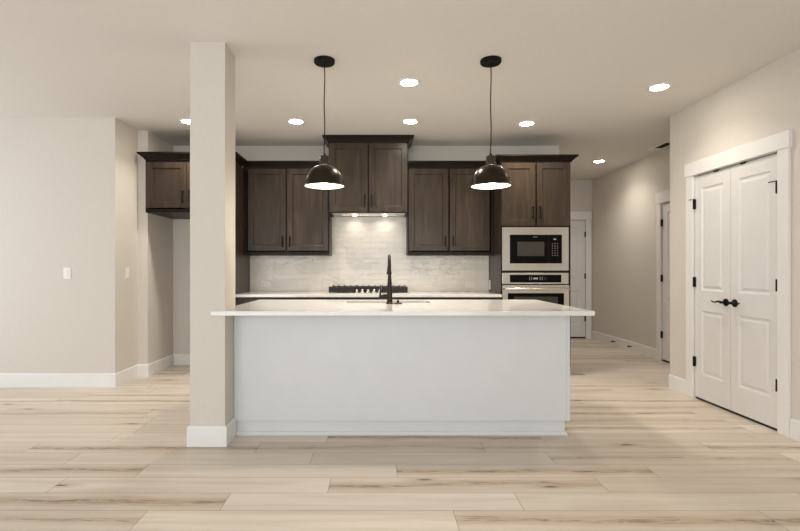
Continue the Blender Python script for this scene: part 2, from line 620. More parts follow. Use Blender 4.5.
# ---- column standing at the island's front left corner
CX0, CX1, CY0, CY1 = -1.281, -1.044, 3.254, 3.488
struct('column', box(nb(), CX0, CX1, CY0, CY1, 0, H), M_WALL)

# ---- baseboards
BP = [(0, 0), (0.012, 0), (0.012, 0.130), (0.008, 0.140), (0, 0.140)]
struct('baseboard_left', sweep(nb(), [(XW, YL), (XL, YL), (XL, YJ), (XN, YJ), (XN, YB), (-1.66, YB)], BP, 0, -1), M_TRIM)
struct('baseboard_hall_left', sweep(nb(), [(XB, YB + 0.03), (XB, YS), (2.664, YS)], BP, 0, -1), M_TRIM)
struct('baseboard_hall_right', sweep(nb(), [(XS, YS), (XS, 6.35)], BP, 0, -1), M_TRIM)
struct('baseboard_right', sweep(nb(), [(XC, YC), (XC, 4.562)], BP, 0, -1), M_TRIM)
struct('baseboard_right_front', sweep(nb(), [(XC, 3.412), (XC, YR)], BP, 0, -1), M_TRIM)
BC = [(0, 0), (0.016, 0), (0.016, 0.125), (0.010, 0.137), (0, 0.137)]
struct('baseboard_column', sweep(nb(), [(CX1, 3.449), (CX1, CY0), (CX0, CY0), (CX0, CY1), (CX1 - 0.02, CY1)], BC, 0, 1), M_TRIM)

# ---- door casings
def casing(name, a0, a1, top, cw, hh, over, ax, face, th=0.02):
    """two flat side casings and a thicker flat head board, standing proud of the wall face"""
    bm = nb()
    s = 1 if th > 0 else -1
    def bx(u0, u1, v0, v1, t):
        p, q = ax(u0, v0, face - t), ax(u1, v1, face)
        box(bm, min(p[0], q[0]), max(p[0], q[0]), min(p[1], q[1]), max(p[1], q[1]), v0, v1, 0.0015, 1)
    bx(a0 - cw, a0, 0, top + 0.006, th)
    bx(a1, a1 + cw, 0, top + 0.006, th)
    bx(a0 - cw - over, a1 + cw + over, top + 0.006, top + 0.006 + hh, th + 0.006)
    return struct(name, bm, M_TRIM)
casing('trim_1', DC[0], DC[1], DC[3], 0.098, 0.122, 0.012, YZ, XC)
casing('trim_2', DE[0], DE[1], DE[3], 0.088, 0.14, 0.012, XZ, YS)
casing('trim_3', DH[0], DH[1], DH[3], 0.088, 0.145, 0.012, YZ, XS)

# ---- interior doors: two moulded panels each
STEP = [(0.010, 0.007), (0.022, 0.009), (0.042, 0.002)]
def hinge(parent, c, ax):
    """knuckle, leaf and finial of a black butt hinge; c = (u, z, wall face)"""
    bm = nb()
    u, z, w = c
    p = ax(u, z, w - 0.016)
    lathe(bm, [(0, -0.046), (0.0085, -0.044), (0.0085, 0.044), (0, 0.046)], p, 12)
    q0, q1 = ax(u - 0.010, z, w - 0.017), ax(u + 0.010, z, w - 0.0005)
    box(bm, min(q0[0], q1[0]), max(q0[0], q1[0]), min(q0[1], q1[1]), max(q0[1], q1[1]), z - 0.045, z + 0.045)
    return obj('hinge', bm, M_BLACK, parent, smooth=40)

def lever(parent, u, z, w, ax, d):
    """round rose with a wave-shaped lever pointing along +u (d = 1) or -u"""
    bm = nb()
    axis = 'X' if ax is YZ else 'Y'
    lathe(bm, [(0, -0.013), (0.026, -0.012), (0.032, -0.006), (0.032, 0), (0, 0)], ax(u, z, w), 24, axis)
    obj('lever_rose', bm, M_BLACK, parent, smooth=40)
    bm = nb()
    pts, rad = [], []
    tube(bm, [ax(u, z, w - 0.011), ax(u, z, w - 0.052)], [0.011, 0.010])
    for i in range(11):
        t = i / 10
        pts.append(ax(u + d * (-0.006 + t * 0.118), z + 0.006 * math.sin(t * 5.4) + (0.012 * max(0, t - 0.75) * 4), w - 0.050 + 0.006 * math.sin(t * 3.1)))
        rad.append(0.0105 - 0.006 * t)
    tube(bm, pts, rad)
    obj('lever_handle', bm, M_BLACK, parent, smooth=50)

def door(name, u0, u1, z0, z1, face, ax, hinge_u, ball_u=None, lever_u=None, ld=1, stile=0.1, stop=None):
    w, h = u1 - u0, z1 - z0
    zp = [(0.238 - z0, 0.822 - z0), (1.005 - z0, h - 0.115)]
    panels = [(stile, a, w - stile, b) for a, b in zp]
    o = struct(name, panelled(nb(), w, h, 0.036, panels, STEP, lambda u, v, n: ax(u0 + u, z0 + v, face + n)), M_DOOR)
    for z in (0.345, 1.08, 1.80):
        hinge(o, (hinge_u, z, face), ax)
    a_, b_ = ax(u0 + 0.002, 0, face + 0.006), ax(u1 - 0.002, 0, face + 0.030)
    obj('door_gap_shade', box(nb(), min(a_[0], b_[0]), max(a_[0], b_[0]), min(a_[1], b_[1]), max(a_[1], b_[1]), 0.0015, z0), M_RUBBER_SHADE, o)  # dark strip added to stand for the shade under the door
    if stop:                                        # little pin stop on the top hinge
        bm = nb()
        tube(bm, [ax(hinge_u, 1.848, face - 0.012), ax(hinge_u + stop, 1.846, face - 0.03)], 0.004)
        obj('hinge_pin_stop', bm, M_BLACK, o)
    if ball_u:
        p = ax(ball_u, z1 + 0.004, face - 0.006)
        q = ax(ball_u, z1 + 0.004, face + 0.02)
        bm = box(nb(), min(p[0], q[0]) - (0.027 if ax is XZ else 0), max(p[0], q[0]) + (0.027 if ax is XZ else 0),
                 min(p[1], q[1]) - (0.027 if ax is YZ else 0), max(p[1], q[1]) + (0.027 if ax is YZ else 0), z1 - 0.006, z1 + 0.008)
        obj('ball_catch', bm, M_BLACK, o)
    if lever_u:
        lever(o, lever_u, 0.918, face, ax, ld)
    return o
mid = 4.008
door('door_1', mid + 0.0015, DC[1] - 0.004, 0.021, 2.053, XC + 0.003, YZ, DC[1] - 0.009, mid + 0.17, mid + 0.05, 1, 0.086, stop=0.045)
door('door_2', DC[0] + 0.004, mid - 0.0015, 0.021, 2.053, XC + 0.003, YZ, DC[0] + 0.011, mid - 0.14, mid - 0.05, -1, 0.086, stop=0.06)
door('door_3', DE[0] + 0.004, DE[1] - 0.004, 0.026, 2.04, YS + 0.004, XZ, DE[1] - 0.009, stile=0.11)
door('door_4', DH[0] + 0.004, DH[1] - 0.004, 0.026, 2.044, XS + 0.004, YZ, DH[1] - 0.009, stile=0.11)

# ---- tiled backsplash
TX0, TX1 = -1.612, 1.369
bm = cells(nb(), [TX0, -0.588, 0.339, TX1], [0.916, 1.364, 1.849], hole((TX0, -0.588, 1.364, 2), (0.339, TX1, 1.364, 2)), YB - 0.010, YB - 0.0005, XZ)
struct('wall_backsplash', bm, M_TILE)

# ================================================================== CABINETS
SH = [(0.002, 0.001), (0.008, 0.011)]
def cab_door(parent, x0, x1, z0, z1, y, hx, hz=None, rail=0.062, hl=0.128, name='door'):
    d = obj(name, panelled(nb(), x1 - x0, z1 - z0, 0.019, [(rail, rail, x1 - x0 - rail, z1 - z0 - rail)], SH,
                           lambda u, v, n: (x0 + u, y + n, z0 + v)), M_WOOD, parent)
    if hx is not None:
        pull(d, hx, hz, y, hl)
    return d

def pull(parent, x, z, y, L=0.128, horizontal=False):
    bm = nb()
    if horizontal:
        box(bm, x - L / 2, x + L / 2, y - 0.036, y - 0.026, z - 0.005, z + 0.005, 0.002, 1)
        for s in (-1, 1):
            box(bm, x + s * (L / 2 - 0.012) - 0.005, x + s * (L / 2 - 0.012) + 0.005, y - 0.028, y, z - 0.005, z + 0.005)
    else:
        box(bm, x - 0.0075, x + 0.0075, y - 0.036, y - 0.026, z, z + L, 0.002, 1)
        for q in (z + 0.012, z + L - 0.012):
            box(bm, x - 0.005, x + 0.005, y - 0.028, y, q - 0.005, q + 0.005)
    return obj('handle', bm, M_BLACK, parent)

CRP = [(0, 0), (0.010, 0), (0.014, 0.012), (0.024, 0.022), (0.050, 0.046), (0.060, 0.052), (0.066, 0.054), (0.066, 0.072), (0, 0.072)]

def carcass(bm, x0, x1, y0, y1, z0, z1, t=0.018):
    cells(bm, [x0, x0 + t, x1 - t, x1], [z0, z0 + t, z1 - t, z1], hole((x0 + t, x1 - t, z0 + t, z1 - t)), y0, y1 - 0.006, XZ)
    box(bm, x0, x1, y1 - 0.006, y1, z0, z1)
    return bm

def shaded_face_frame(x0, x1, z0, z1, y0, y1, w=0.038, bottom=None, mid_=True):
    b = bottom or w
    m = (x0 + x1) / 2
    rs = [(x0 + w, m - w / 2, z0 + b, z1 - w), (m + w / 2, x1 - w, z0 + b, z1 - w)] if mid_ else [(x0 + w, x1 - w, z0 + b, z1 - w)]
    us = sorted({x0, x1, *[r[0] for r in rs], *[r[1] for r in rs]})
    return cells(nb(), us, [z0, z0 + b, z1 - w, z1], hole(*rs), y0, y1, XZ)

UZ0, UZ1, UF = 1.366, 2.402, 5.690        # wall cabinets: bottom, top, door face
def wall_cabinet(label, x0, x1, d, hz, crown_path, z0=UZ0, z1=UZ1, yf=UF, ff=True):
    t = thing('wall_cabinet', label, 'cabinet', ((x0 + x1) / 2, YB, z0), 'dark wood wall cabinets')
    obj('body', carcass(nb(), x0, x1, yf + 0.040, YB - 0.001, z0, z1), M_CROWN_SHADE, t)
    obj('shaded_face_frame', shaded_face_frame(x0, x1, z0, z1, yf + 0.020, yf + 0.0395), M_CROWN_SHADE, t)  # same wood as the doors, darkened in colour for the shade behind them
    for k, (a, b, hx) in enumerate(d):
        cab_door(t, a, b, z0 + 0.052, z1 - 0.012, yf, hx, hz)
    obj('crown_moulding', sweep(nb(), crown_path, CRP, z1, -1), M_CROWN_SHADE, t)
    return t

# left wall cabinet (between refrigerator panel and hood)
wall_cabinet('dark wood two-door wall cabinet left of the range hood', -1.612, -0.5875,
             [(-1.555, -1.108, -1.142), (-1.089, -0.606, -1.056)], 1.462, [(-1.612, UF + 0.02), (-0.589, UF + 0.02)])
# right wall cabinet (between hood and oven tower)
wall_cabinet('dark wood two-door wall cabinet between range hood and oven tower', 0.3385, 1.3685,
             [(0.354, 0.822, 0.784), (0.841, 1.312, 0.878)], 1.462, [(0.340, UF + 0.02), (1.367, UF + 0.02)])

# hood cabinet, deeper and taller, its crown meeting the ceiling
HX0, HX1, HZ0, HZ1, HF = -0.584, 0.336, 1.851, 2.664, 5.545
t = thing('hood_cabinet', 'tall dark wood cabinet over the cooktop reaching the ceiling', 'cabinet', ((HX0 + HX1) / 2, YB, HZ0), 'dark wood wall cabinets')
bm = nb()
cells(bm, [HX0, HX0 + 0.018, HX1 - 0.018, HX1], [HZ0, HZ0 + 0.05, HZ0 + 0.068, HZ1 - 0.018, HZ1],
      hole((HX0 + 0.018, HX1 - 0.018, HZ0, HZ0 + 0.05), (HX0 + 0.018, HX1 - 0.018, HZ0 + 0.068, HZ1 - 0.018)), HF + 0.040, YB - 0.011, XZ)
obj('body', bm, M_CROWN_SHADE, t)
obj('shaded_face_frame', shaded_face_frame(HX0, HX1, HZ0, HZ1, HF + 0.020, HF + 0.0395), M_CROWN_SHADE, t)
hm = (HX0 + HX1) / 2
cab_door(t, HX0 + 0.012, hm - 0.008, HZ0 + 0.012, HZ1 - 0.010, HF, hm - 0.040, 1.918, hl=0.145)
cab_door(t, hm + 0.008, HX1 - 0.012, HZ0 + 0.012, HZ1 - 0.010, HF, hm + 0.040, 1.918, hl=0.145)
obj('crown_moulding', sweep(nb(), [(HX0, YB - 0.02), (HX0, HF + 0.02), (HX1, HF + 0.02), (HX1, YB - 0.02)], CRP, HZ1 + 0.001, -1), M_CROWN_SHADE, t)

# stainless hood insert in the bottom of that cabinet
t = thing('range_hood', 'stainless steel hood insert with two lights under the tall cabinet', 'range hood', (hm, 5.78, HZ0 + 0.002))
bm = nb()
a0, a1, b0, b1 = HX0 + 0.025, HX1 - 0.025, HF + 0.06, YB - 0.03
cells(bm, [a0, -0.45, 0.21, a1], [b0, b0 + 0.05, b0 + 0.25, b1], hole((-0.45, 0.21, b0 + 0.05, b0 + 0.25)), HZ0 + 0.002, HZ0 + 0.006, XY)
box(bm, a0, a1, b0, b1, HZ0 + 0.018, HZ0 + 0.046)
box(bm, a0, a0 + 0.004, b0, b1, HZ0 + 0.006, HZ0 + 0.018)
box(bm, a1 - 0.004, a1, b0, b1, HZ0 + 0.006, HZ0 + 0.018)
obj('liner', bm, M_STEEL, t)
bm = nb()
for k in range(3):
    x = -0.448 + k * 0.22
    box(bm, x, x + 0.216, b0 + 0.051, b0 + 0.249, HZ0 + 0.006, HZ0 + 0.014)
obj('filter', bm, M_NICKEL, t)
for x in (-0.295, 0.072):
    lm = obj('hood_lamp', lathe(nb(), [(0, -0.004), (0.026, -0.004), (0.030, 0.0), (0, 0)], (x, 5.86, HZ0 + 0.002), 20), M_HOODLED, t)
    l = area_light('hood_lamp_light', (0, 0, 0), (0, 0, 0), 0.05, 0.05, 0.4, (1.0, 0.92, 0.82), 2.6, 'DISK')
    l.parent = lm
    l.location = Vector((x, 5.86, HZ0 - 0.004)) - ROOT[t.name]

# refrigerator cabinet with its tall end panel
FX0, FX1, FF = XN + 0.004, -1.650, 5.262
t = thing('refrigerator_cabinet', 'dark wood cabinet over the empty refrigerator niche with tall end panel', 'cabinet', (-2.1, YB, 0), 'dark wood wall cabinets')
obj('body', carcass(nb(), FX0, FX1, FF + 0.040, YB - 0.001, 1.822, UZ1), M_CROWN_SHADE, t)
obj('shaded_face_frame', shaded_face_frame(FX0, FX1, 1.822, UZ1, FF + 0.020, FF + 0.0395), M_CROWN_SHADE, t)
cab_door(t, FX0 + 0.012, -2.112, 1.872, UZ1 - 0.03, FF, -2.145, 1.925, hl=0.135)
cab_door(t, -2.106, FX1 - 0.012, 1.872, UZ1 - 0.03, FF, -2.07, 1.925, hl=0.135)
obj('end_panel', box(nb(), FX1 + 0.001, -1.6135, FF + 0.02, YB - 0.001, 0, UZ1), M_WOOD, t)
obj('crown_moulding', sweep(nb(), [(FX0, YJ - 0.002), (FX0, FF + 0.02), (-1.6135, FF + 0.02), (-1.6135, 5.641)], CRP, UZ1 + 0.0005, -1), M_CROWN_SHADE, t)

# oven tower
OX0, OX1, OF = 1.371, 2.156, 5.385
t = thing('oven_cabinet', 'tall dark wood cabinet holding the built-in microwave and wall oven', 'cabinet', ((OX0 + OX1) / 2, YB, 0), 'dark wood wall cabinets')
bm = nb()
mw = (1.3880, 2.1160, 1.195, 1.662)
ov = (1.3880, 2.1160, 0.46, 1.148)
up = (1.3880, 2.1160, 1.705, 2.38)
dn = (1.3880, 2.1160, 0.115, 0.42)
toe = (OX0, OX1, 0, 0.1)
cells(bm, [OX0, 1.3880, 2.1160, OX1], [0, 0.1, 0.115, 0.42, 0.46, 1.148, 1.195, 1.662, 1.705, 2.38, 2.402], hole(mw, ov, up, dn, toe), OF + 0.020, 5.982, XZ)
box(bm, OX0, OX1, 5.982, YB - 0.001, 0.1, 2.402)
box(bm, OX0, OX1, OF + 0.09, 5.98, 0, 0.0995)
obj('body', bm, M_WOOD, t)
obj('shaded_face_frame', cells(nb(), [OX0 + 0.001, 1.388, 2.116, OX1 - 0.001], [0.44, 0.46, 1.148, 1.195, 1.662, 1.70], hole(mw, ov), OF + 0.0186, OF + 0.0199, XZ), M_CROWN_SHADE, t)  # thin dark sheet painting the shaded gaps around microwave and oven
om = (OX0 + OX1) / 2
cab_door(t, OX0 + 0.008, om - 0.008, 1.686, 2.392, OF, om - 0.040, 1.762, hl=0.14)
cab_door(t, om + 0.008, OX1 - 0.008, 1.686, 2.392, OF, om + 0.040, 1.762, hl=0.14)
d = obj('drawer', panelled(nb(), OX1 - OX0 - 0.016, 0.32, 0.019, [(0.06, 0.06, OX1 - OX0 - 0.076, 0.26)], SH, lambda u, v, n: (OX0 + 0.008 + u, OF + n, 0.11 + v)), M_WOOD, t)
pull(d, om, 0.33, OF, 0.16, True)
obj('crown_moulding', sweep(nb(), [(OX0 + 0.0005, 5.62), (OX0 + 0.0005, OF + 0.02), (OX1, OF + 0.02), (OX1, YB - 0.002)], CRP, 2.403, -1), M_CROWN_SHADE, t)

# built-in microwave
t = thing('microwave_oven', 'built-in black microwave in a stainless steel trim frame above the wall oven', 'microwave', (om, OF, 1.2))
MY = OF - 0.006
obj('trim_frame', cells(nb(), [1.3810, 1.4660, 2.0500, 2.1260], [1.183, 1.262, 1.585, 1.668], hole((1.4660, 2.0500, 1.262, 1.585)), MY, OF + 0.018, XZ), M_STEEL, t)
obj('body', box(nb(), 1.4680, 2.0480, OF + 0.02, 5.85, 1.264, 1.583), M_SLOT, t)
obj('door', box(nb(), 1.4680, 1.8930, MY - 0.006, OF + 0.0195, 1.265, 1.582, 0.003), M_GLASSB, t)
obj('window', box(nb(), 1.5480, 1.8500, MY - 0.0075, MY - 0.0055, 1.345, 1.505, 0.0004, 1), M_GLASSG, t)
p = obj('control_panel', box(nb(), 1.8960, 2.0480, MY - 0.006, OF + 0.0195, 1.265, 1.582, 0.003), M_GLASSB, t)
obj('display', box(nb(), 1.9530, 1.9830, MY - 0.0068, MY - 0.0055, 1.527, 1.541), M_DISP, p)
for r in range(6):
    for c in range(3):
        obj('button', box(nb(), 1.9360 + c * 0.028, 1.9480 + c * 0.028, MY - 0.0068, MY - 0.0055, 1.350 + r * 0.026, 1.358 + r * 0.026), M_KEY, p)
obj('brand_plate', box(nb(), 1.7230, 1.7730, MY - 0.0068, MY - 0.0055, 1.556, 1.562), M_KEY, t)

# wall oven
t = thing('wall_oven', 'stainless steel wall oven with black glass door below the microwave', 'oven', (om, OF, 0.46))
obj('body', box(nb(), 1.3980, 2.1060, OF + 0.02, 5.9, 0.47, 1.14), M_SLOT, t)
p = obj('control_panel', box(nb(), 1.3810, 2.1260, MY, OF + 0.0185, 1.032, 1.157, 0.003), M_STEEL, t)
obj('control_glass', box(nb(), 1.4660, 2.0430, MY - 0.003, MY + 0.002, 1.049, 1.135, 0.0008, 1), M_GLASSB, p)
obj('display', box(nb(), 1.7300, 1.7800, MY - 0.0038, MY - 0.0028, 1.084, 1.104), M_DISP, p)
for x in (1.6830, 1.7060, 1.8000, 1.8230, 1.8460, 1.8680):
    obj('button', box(nb(), x, x + 0.009, MY - 0.0038, MY - 0.0028, 1.076, 1.112), M_SLOT if x > 1.828 else M_KEY, p)
dr = obj('door', cells(nb(), [1.3810, 1.4400, 2.0680, 2.1260], [0.455, 0.56, 0.930, 1.020], hole((1.4400, 2.0680, 0.56, 0.930)), MY - 0.014, OF + 0.018, XZ), M_STEEL, t)
obj('door_glass', box(nb(), 1.4405, 2.0675, MY - 0.012, OF + 0.016, 0.5605, 0.9295), M_GLASSB, dr)
obj('oven_window', box(nb(), 1.5080, 1.9980, MY - 0.0135, MY - 0.0118, 0.61, 0.89, 0.0004, 1), M_GLASSG, dr)
bm = tube(nb(), [(1.3930, MY - 0.06, 0.978), (1.4030, MY - 0.062, 0.978), (2.1040, MY - 0.062, 0.978), (2.1140, MY - 0.06, 0.978)], [0.008, 0.013, 0.013, 0.008], 18)
for x in (1.4280, 2.0780):
    tube(bm, [(x, MY - 0.014, 0.978), (x, MY - 0.055, 0.978)], 0.009)
obj('handle', bm, M_NICKEL, dr, smooth=40)

# base cabinets under the back counter
def base_cabinet(label, x0, x1, n):
    t = thing('base_cabinet', label, 'cabinet', ((x0 + x1) / 2, 5.98, 0), 'dark base cabinets under the back counter')
    y = 5.378
    bm = carcass(nb(), x0, x1, y + 0.02, 5.985, 0.1, 0.884)
    box(bm, x0, x1, y + 0.09, 5.985, 0, 0.0995)
    obj('body', bm, M_CROWN_SHADE, t)
    w = (x1 - x0) / n
    for i in range(n):
        a, b = x0 + i * w + 0.006, x0 + (i + 1) * w - 0.006
        d = obj('drawer', box(nb(), a, b, y, y + 0.019, 0.725, 0.872, 0.002), M_WOOD, t)
        pull(d, (a + b) / 2, 0.80, y, 0.13, True)
        cab_door(t, a, b, 0.112, 0.712, y, b - 0.04 if i % 2 == 0 else a + 0.04, 0.55)
base_cabinet('dark wood base cabinet beside the refrigerator niche', -1.611, -0.590, 2)
base_cabinet('dark wood base cabinet beneath the gas cooktop', -0.588, 0.338, 2)
base_cabinet('dark wood base cabinet beside the oven tower', 0.340, 1.369, 2)

# back countertop
o = obj('countertop', box(nb(), -1.612, 1.3695, 5.345, 5.9885, 0.885, 0.9155, 0.003), M_QUARTZ, loc=(-0.12, 5.67, 0.885))
tag(o, 'white quartz countertop along the tiled back wall holding the cooktop', 'countertop')

# ---- gas cooktop
KX0, KX1, KY0, KY1 = -0.577, 0.333, 5.440, 5.930
t = thing('gas_cooktop', 'five-burner gas cooktop with black iron grates and silver knobs', 'cooktop', (-0.122, 5.68, 0.916))
obj('tray', box(nb(), KX0, KX1, KY0, KY1, 0.9162, 0.930, 0.004), M_STEEL, t)
def grate(x0, x1, y0, y1):
    bm = nb()
    za, zb = 0.950, 0.996
    b = 0.014
    for (p, q, r, s) in ((x0, x1, y0, y0 + b), (x0, x1, y1 - b, y1), (x0, x0 + b, y0 + b, y1 - b), (x1 - b, x1, y0 + b, y1 - b)):
        box(bm, p, q, r, s, 0.940, zb - 0.006, 0.003, 1)
    n = max(2, round((x1 - x0) / 0.075))
    for i in range(1, n):
        x = x0 + (x1 - x0) * i / n
        box(bm, x - 0.006, x + 0.006, y0 + b, y1 - b, za + 0.020, zb - 0.004)
    for y in (y0 + (y1 - y0) * 0.3, y0 + (y1 - y0) * 0.68):
        box(bm, x0 + b, x1 - b, y - 0.006, y + 0.006, za + 0.018, zb - 0.005)
    for i in range(0, n + 1):                       # raised finger tips that give the grates their toothed outline
        x = min(max(x0 + (x1 - x0) * i / n, x0 + 0.008), x1 - 0.008)
        for y in (y0 + 0.010, y1 - 0.010):
            box(bm, x - 0.007, x + 0.007, y - 0.008, y + 0.008, zb - 0.008, zb + 0.006, 0.002, 1)
    for x in (x0 + 0.012, x1 - 0.012):
        for y in (y0 + 0.012, y1 - 0.012):
            box(bm, x - 0.008, x + 0.008, y - 0.008, y + 0.008, 0.9302, 0.942)
    return bm
obj('grate', grate(KX0 + 0.006, KX0 + 0.302, KY0 + 0.012, KY1 - 0.012), M_IRON, t)
obj('grate', grate(KX0 + 0.307, KX1 - 0.307, KY0 + 0.105, KY1 - 0.012), M_IRON, t)
obj('grate', grate(KX1 - 0.302, KX1 - 0.006, KY0 + 0.012, KY1 - 0.012), M_IRON, t)
for x, y, r in ((-0.43, 5.57, 0.045), (-0.43, 5.80, 0.038), (-0.122, 5.74, 0.06), (0.19, 5.57, 0.038), (0.19, 5.80, 0.05)):
    obj('burner', lathe(nb(), [(0, 0.930), (r + 0.012, 0.930), (r + 0.012, 0.942), (r, 0.944), (r, 0.955), (r * 0.8, 0.958), (0, 0.958)], (x, y, 0.0003), 24), M_IRON, t, smooth=40)
for i in range(5):
    x = -0.258 + i * 0.067
    obj('knob', lathe(nb(), [(0, 0), (0.026, 0), (0.026, 0.006), (0.020, 0.010), (0.018, 0.034), (0.015, 0.038), (0, 0.038)], (x, KY0 + 0.048, 0.9302), 20), M_NICKEL, t, smooth=35)

# ================================================================== ISLAND
IX0, IX1, IY0, IY1 = -1.041, 1.373, 3.450, 4.43
t = thing('kitchen_island', 'long white panelled kitchen island in the middle of the room', 'kitchen island', ((IX0 + IX1) / 2, (IY0 + IY1) / 2, 0))
bm = box(nb(), IX0, IX1 - 0.024, IY0 + 0.006, IY0 + 0.024, 0.107, 0.883)
box(bm, IX0, IX1 - 0.024, IY1 - 0.018, IY1, 0.107, 0.883)
box(bm, IX0, IX0 + 0.018, IY0 + 0.0245, IY1 - 0.0185, 0.107, 0.883)
box(bm, IX0 + 0.0185, IX1 - 0.024, IY0 + 0.0245, IY1 - 0.0185, 0.107, 0.125)
obj('front_panel', bm, M_ISLAND, t)
obj('corner_strip', box(nb(), IX0, IX0 + 0.018, IY0 + 0.001, IY0 + 0.0058, 0.107, 0.883), M_ISLAND, t)
obj('end_panel', box(nb(), IX1 - 0.0235, IX1, IY0, IY1, 0.107, 0.883, 0.0015, 1), M_ISLAND, t)
obj('toe_board', box(nb(), IX0, IX1 - 0.030, IY0 + 0.024, IY1 - 0.05, 0, 0.101), M_ISLAND, t)
obj('shoe_moulding', sweep(nb(), [(IX0, IY0 + 0.024), (IX1 - 0.030, IY0 + 0.024), (IX1 - 0.030, IY1 - 0.05)], [(0, 0), (0.016, 0), (0.016, 0.010), (0.009, 0.022), (0, 0.026)], 0.0005, -1), M_ISLAND, t)

TOPZ = 0.9155
xs = [-1.135, -1.116, -1.042, -0.28, 0.44, 1.456]
ys = [3.235, 3.252, 3.490, 4.03, 4.40, 4.47]
def kp(u, v):
    if -0.28 < u < 0.44 and 4.03 < v < 4.40:
        return False
    if u < -1.116:
        return v < 3.252
    if u < -1.042:
        return v < 3.252 or v > 3.490
    return True
bm = cells(nb(), xs, ys, kp, 0.8845, TOPZ, XY)
bmesh.ops.dissolve_limit(bm, angle_limit=0.01, verts=bm.verts[:], edges=bm.edges[:])
o = obj('countertop', bm, M_QUARTZ, loc=(0.16, 3.85, 0.8845))
bv = o.modifiers.new('eased_edge', 'BEVEL')
bv.width = 0.0025
bv.segments = 2
bv.limit_method = 'ANGLE'
tag(o, 'long white quartz countertop on the island, with sink cutout and front overhang', 'countertop')

# undermount sink
t = thing('sink', 'undermount steel sink set in the island countertop behind the faucet', 'sink', (0.08, 4.215, 0.66))
bm = nb()
sx0, sx1, sy0, sy1 = -0.285, 0.445, 4.025, 4.405
cells(bm, [sx0 - 0.02, sx0, sx1, sx1 + 0.02], [sy0 - 0.02, sy0, sy1, sy1 + 0.02], hole((sx0, sx1, sy0, sy1)), 0.880, 0.884, XY)
cells(bm, [sx0 - 0.004, sx0, sx1, sx1 + 0.004], [sy0 - 0.004, sy0, sy1, sy1 + 0.004], hole((sx0, sx1, sy0, sy1)), 0.66, 0.8799, XY)
box(bm, sx0 - 0.004, sx1 + 0.004, sy0 - 0.004, sy1 + 0.004, 0.655, 0.66)
obj('basin', bm, M_STEEL, t)
obj('drain', lathe(nb(), [(0, 0.002), (0.03, 0.002), (0.045, 0.004), (0.045, 0.0), (0, 0.0)], (0.08, 4.215, 0.6602), 24), M_NICKEL, t, smooth=40)

# faucet: its spout arches away from the camera over the sink
FAX, FAY = 0.087, 3.935
t = thing('kitchen_faucet', 'dark bronze gooseneck faucet standing on the island counter', 'faucet', (FAX, FAY, TOPZ))
obj('base', lathe(nb(), [(0, 0), (0.030, 0), (0.030, 0.006), (0.024, 0.012), (0.0225, 0.06), (0.0215, 0.10), (0.018, 0.17), (0.0145, 0.215), (0.0125, 0.25), (0.0125, 0.272), (0, 0.272)], (FAX, FAY, TOPZ + 0.0002), 24), M_FAUCET, t, smooth=35)
pts = [(FAX, FAY, TOPZ + 0.268)]
for i in range(19):
    a = math.pi * i / 18
    pts.append((FAX, FAY + 0.095 - 0.095 * math.cos(a), TOPZ + 0.300 + 0.095 * math.sin(a)))
pts += [(FAX, FAY + 0.191, TOPZ + 0.29)]
obj('spout', tube(nb(), pts, 0.0125, 16), M_FAUCET, t, smooth=50)
obj('spray_head', lathe(nb(), [(0, 0.318), (0.0135, 0.318), (0.0165, 0.29), (0.0195, 0.262), (0.0225, 0.250), (0.0225, 0.238), (0, 0.238)], (FAX, FAY + 0.192, TOPZ), 20), M_FAUCET, t, smooth=35)
bm = tube(nb(), [(FAX - 0.015, FAY, TOPZ + 0.062), (FAX - 0.075, FAY, TOPZ + 0.056)], [0.019, 0.016])
hd = obj('handle_body', bm, M_FAUCET, t, smooth=50)
obj('lever', tube(nb(), [(FAX - 0.078, FAY, TOPZ + 0.045), (FAX - 0.076, FAY, TOPZ + 0.085), (FAX - 0.074, FAY - 0.004, TOPZ + 0.135)], [0.011, 0.0075, 0.006]), M_FAUCET, hd, smooth=50)
# small push button with round flange to the right of the faucet
t = thing('air_switch', 'small dark push button on the counter right of the faucet', 'button', (FAX + 0.068, FAY, TOPZ))
obj('flange', lathe(nb(), [(0, 0), (0.036, 0), (0.036, 0.004), (0.030, 0.008), (0, 0.008)], (FAX + 0.068, FAY, TOPZ + 0.0002), 24), M_FAUCET, t, smooth=35)
obj('push_button', lathe(nb(), [(0, 0.008), (0.010, 0.008), (0.010, 0.028), (0.007, 0.031), (0, 0.031)], (FAX + 0.068, FAY, TOPZ + 0.0002), 20), M_FAUCET, t, smooth=35)

